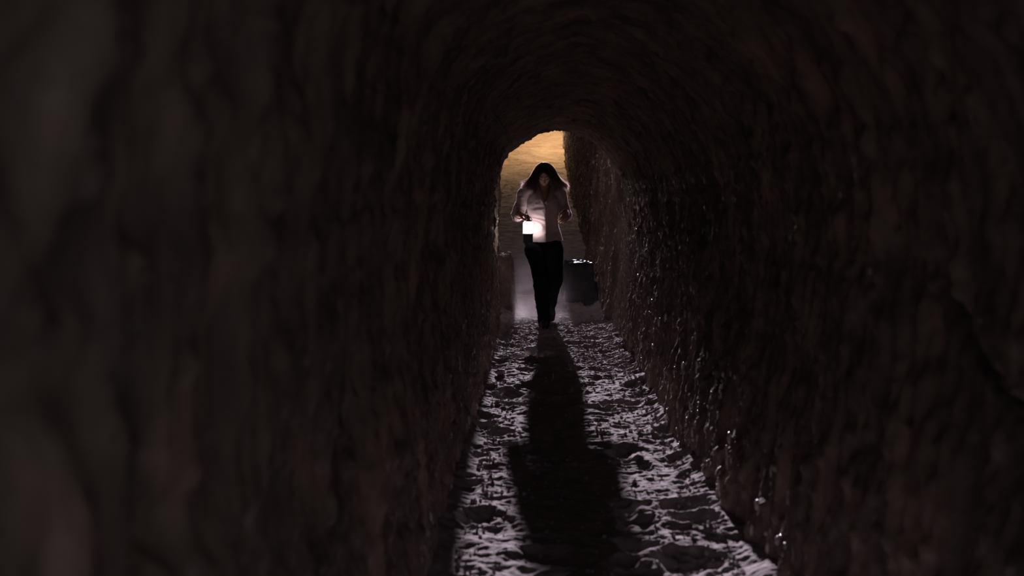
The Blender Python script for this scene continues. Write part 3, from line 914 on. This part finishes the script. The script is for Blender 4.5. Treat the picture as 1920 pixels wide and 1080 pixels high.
def twig(px, py, dx, dz, r, label, bend=.01):
    d = ray(px, py); Yd = CAM.z / -d.z
    p = CAM + d * Yd
    g = ground(p.x, Yd)
    pts = [(0, 0, -.015, r), (dx * .3 + bend, .0, dz * .35, r), (dx * .7 + bend * .6, .005, dz * .72, r * .8), (dx, .005, dz, r * .45)]
    s = Soup(); s.tube(pts, seg=8, n=14)
    me = bpy.data.meshes.new('twig'); me.from_pydata(np.vstack(s.V).tolist(), [], s.F)
    me.polygons.foreach_set('use_smooth', np.ones(len(me.polygons), dtype=bool))
    o = link('twig', me, None, MAT['wood'])
    o.location = (p.x, Yd, g)
    o['label'] = label; o['category'] = 'twig'
    return o
twig(1194, 812, -.022, .055, .0055, 'short pale curved twig sticking up right of the shadow', .012)
twig(848, 1072, .006, .075, .004, 'thin pale twig standing upright at the near left edge of the floor', .0)
twig(1037, 714, .002, .040, .004, 'small pale splinter standing inside the long shadow', .0)

# ------------------------------------------------------------------ a thin root under the vault, near the mouth
from bisect import bisect
poly = prof
def inside(x, z):
    c = False
    n_ = len(poly); j = n_ - 1
    for i in range(n_):
        xi, zi, xj, zj = poly[i][0], poly[i][1], poly[j][0], poly[j][1]
        if (zi > z) != (zj > z) and x < (xj - xi) * (z - zi) / (zj - zi) + xi:
            c = not c
        j = i
    return c
def on_shell(px, py, off=0.03):
    d = ray(px, py)
    Yd = 1.0
    while Yd < LIP + .02:
        p = CAM + d * Yd
        if not inside(p.x, p.z):
            break
        Yd += .02
    p = CAM + d * (Yd - .02)
    c = Vector((.22, p.y, 1.2))
    return p + (c - p).normalized() * off
rp_ = [on_shell(*q) for q in ((913, 190), (922, 210), (938, 234), (944, 252), (951, 270))] + [at(957, 279, LIP + .02), at(962, 281, LIP + .04), at(964, 277, LIP + .05)]
s = Soup(); s.tube([(*p_, .006 - .0004 * k) for k, p_ in enumerate(rp_)], seg=8, n=50)
me = bpy.data.meshes.new('root'); me.from_pydata(np.vstack(s.V).tolist(), [], s.F)
rt = link('hanging_root', me, None, plain_mat('grey_root', (0.05, 0.045, 0.042), rough=.8, var=.3))
rt['label'] = 'thin grey root trailing along the vault to the upper left of the tunnel mouth'; rt['category'] = 'root'

# ------------------------------------------------------------------ soil crumbs: too many to count
bm = bmesh.new(); bmesh.ops.create_icosphere(bm, subdivisions=1, radius=1)
ico_v = np.array([v.co[:] for v in bm.verts]); ico_f = np.array([[v.index for v in f.verts] for f in bm.faces]); bm.free()
nc_ = 3200
cvs, cfs = [], []
rc = np.random.default_rng(21)
for k in range(nc_):
    yy = 2.6 + 8.4 * rc.random(); xx = rc.uniform(-.24, .67)
    if rc.random() < .35:
        xx = float(np.clip(rc.choice([-.24, .69]) + rc.normal(0, .03), -.26, .69))
    r_ = 0.003 + 0.008 * rc.random() ** 3
    jit = 1 + rc.uniform(-.3, .3, (len(ico_v), 1))
    cvs.append(ico_v * jit * r_ + np.array([xx, yy, ground(xx, yy) + r_ * .4]))
    cfs.append(ico_f + k * len(ico_v))
cr_o = link('soil_crumbs', mesh_from('soil_crumbs', np.vstack(cvs), np.vstack(cfs), False), None, MAT['floor'])
cr_o['kind'] = 'stuff'; cr_o['label'] = 'loose grey soil crumbs scattered over the floor'; cr_o['category'] = 'soil'

# ------------------------------------------------------------------ pale grit sticking out of the clay walls
bm = bmesh.new(); bmesh.ops.create_icosphere(bm, subdivisions=2, radius=1)
peb_v = np.array([v.co[:] for v in bm.verts]); peb_f = np.array([[v.index for v in f.verts] for f in bm.faces]); bm.free()
m, nt, b = nodes_of('pale_quartz_grit')
tcn = nt.nodes.new('ShaderNodeTexCoord'); nz = nt.nodes.new('ShaderNodeTexNoise'); nz.inputs['Scale'].default_value = 3
rp = ramp_node(nt, [(0.3, (0.25, 0.20, 0.17)), (0.7, (0.62, 0.55, 0.53))])
nt.links.new(tcn.outputs['Object'], nz.inputs['Vector']); nt.links.new(nz.outputs['Fac'], rp.inputs['Fac']); nt.links.new(rp.outputs['Color'], b.inputs['Base Color'])
b.inputs['Roughness'].default_value = 0.24
b.inputs['Specular IOR Level'].default_value = 1.0
MAT['grit'] = m
def in_sun(pts, i, p, side, r_):
    """does the low sun reach a pebble of radius r_ here, past the bumps of its own wall"""
    for dy in (.04, .08, .14, .22, .34, .5, .75, 1.1, 1.6, 2.2):
        k = int(np.searchsorted(pts[:, pts.shape[1] // 2, 1], p[1] + dy))
        if k >= len(pts):
            break
        j2 = int(np.argmin(np.abs(pts[k, :, 2] - (p[2] + SUN_SLOPE * dy))))
        if (pts[k, j2, 0] - (p[0] - side * r_ - .014 * dy)) * side < 0:
            return False
    return True
def grit(owner, pts, n, ok, rmin, rmax, seed, side=1):
    rg = np.random.default_rng(seed)
    vs_, fs_ = [], []
    while len(vs_) < n:
        i, j = rg.integers(0, pts.shape[0]), rg.integers(0, pts.shape[1])
        p = pts[i, j]
        r_ = rmin + (rmax - rmin) * rg.random() ** 3
        if not ok(p) or not in_sun(pts, i, p, side, r_ * .8):
            continue
        sc = np.array([rg.uniform(.6, 1), rg.uniform(.6, 1), rg.uniform(.8, 3.0)]) * r_
        jt = 1 + .22 * vnoise(peb_v[:, 0] * 1.5 + len(vs_) * 3.1, peb_v[:, 1] * 1.5, peb_v[:, 2] * 1.5, 5)[:, None]
        vs_.append(peb_v * jt * sc + p); fs_.append(peb_f + len(fs_) * len(peb_v))
    o = link('grit', mesh_from('grit', np.vstack(vs_), np.vstack(fs_)), owner, MAT['grit'])
    o['kind'] = 'stuff'
    return o
def sunny(p):
    return 2.8 < p[1] < LIP and 0.02 < p[2] < 1.85 - SUN_SLOPE * (LIP - p[1])
grit(wr, shell[:ny, iR:], 1300, sunny, .004, .012, 61)
grit(wl, shell[:ny, :iL], 400, sunny, .0035, .010, 62, -1)
grit(wfr, o_pts['wall_far_right'], 650, lambda p: 10.0 < p[1] < 20 and 0.05 < p[2] < 2.5, .004, .015, 63)
grit(wfl, o_pts['wall_far_left'], 120, lambda p: 10.0 < p[1] < 12 and 0.05 < p[2] < 2.0, .004, .011, 64, -1)
# pale lump added high on the far right wall, its colour imitating a glint
d = ray(1098, 268); q = o_pts['wall_far_right']
best = min(((abs((CAM + d * yy_).x - 0.80), yy_) for yy_ in np.arange(10.2, 20, .05)))[1]
st = link('stone', mesh_from('stone', peb_v * np.array([.018, .02, .030]), peb_f), wfr, MAT['pale'])
pp = CAM + d * float(best); st.location = pp

# ------------------------------------------------------------------ dust kicked up round her feet
bm = bmesh.new()
bmesh.ops.create_cube(bm, size=1)
me = bpy.data.meshes.new('dust_cloud'); bm.to_mesh(me); bm.free()
m = bpy.data.materials.new('drifting_dust'); m.use_nodes = True
nt = m.node_tree; nt.nodes.clear()
out = nt.nodes.new('ShaderNodeOutputMaterial'); vs = nt.nodes.new('ShaderNodeVolumeScatter')
vs.inputs['Color'].default_value = (0.52, 0.46, 0.47, 1); vs.inputs['Anisotropy'].default_value = 0.25
tc = nt.nodes.new('ShaderNodeTexCoord'); n1 = nt.nodes.new('ShaderNodeTexNoise')
n1.inputs['Scale'].default_value = 3.1; n1.inputs['Detail'].default_value = 4; n1.inputs['Roughness'].default_value = .6
geo = nt.nodes.new('ShaderNodeNewGeometry'); sep = nt.nodes.new('ShaderNodeSeparateXYZ')
nt.links.new(geo.outputs['Position'], n1.inputs['Vector']); nt.links.new(geo.outputs['Position'], sep.inputs[0])
def mapr(src, a, b_, c, d):
    k = nt.nodes.new('ShaderNodeMapRange'); k.interpolation_type = 'SMOOTHSTEP'
    for i, v in enumerate((a, b_, c, d)):
        k.inputs[1 + i].default_value = v
    nt.links.new(src, k.inputs[0]); return k.outputs[0]
def mul(a, b_):
    k = nt.nodes.new('ShaderNodeMath'); k.operation = 'MULTIPLY'
    nt.links.new(a, k.inputs[0])
    if isinstance(b_, float): k.inputs[1].default_value = b_
    else: nt.links.new(b_, k.inputs[1])
    return k.outputs[0]
ex = nt.nodes.new('ShaderNodeMath'); ex.operation = 'POWER'; ex.inputs[0].default_value = math.exp(-1 / 0.16); nt.links.new(sep.outputs['Z'], ex.inputs[1])
dens = mul(mapr(n1.outputs['Fac'], .42, .63, .04, 1.0), ex.outputs[0])
dens = mul(dens, mapr(sep.outputs['X'], .08, .45, 1.0, 0.06))
dens = mul(mul(dens, mapr(sep.outputs['Y'], 9.45, 10.1, 0.0, 1.0)), mapr(sep.outputs['Y'], 11.0, 12.3, 1.0, 0.0))
dens = mul(dens, mapr(sep.outputs['X'], -.30, -.14, 0.0, 1.0))
dens = mul(mul(dens, mapr(sep.outputs['Z'], .6, 1.15, 1.0, 0.0)), 1.35)
nt.links.new(dens, vs.inputs['Density']); nt.links.new(vs.outputs[0], out.inputs['Volume'])
dust = link('dust_cloud', me, None, m)
dust.scale = (.98, 2.95, 1.20); dust.location = (.19, 10.88, .58)
dust['kind'] = 'stuff'; dust['label'] = 'pale backlit dust hanging low around and behind the walker\'s legs'; dust['category'] = 'dust'
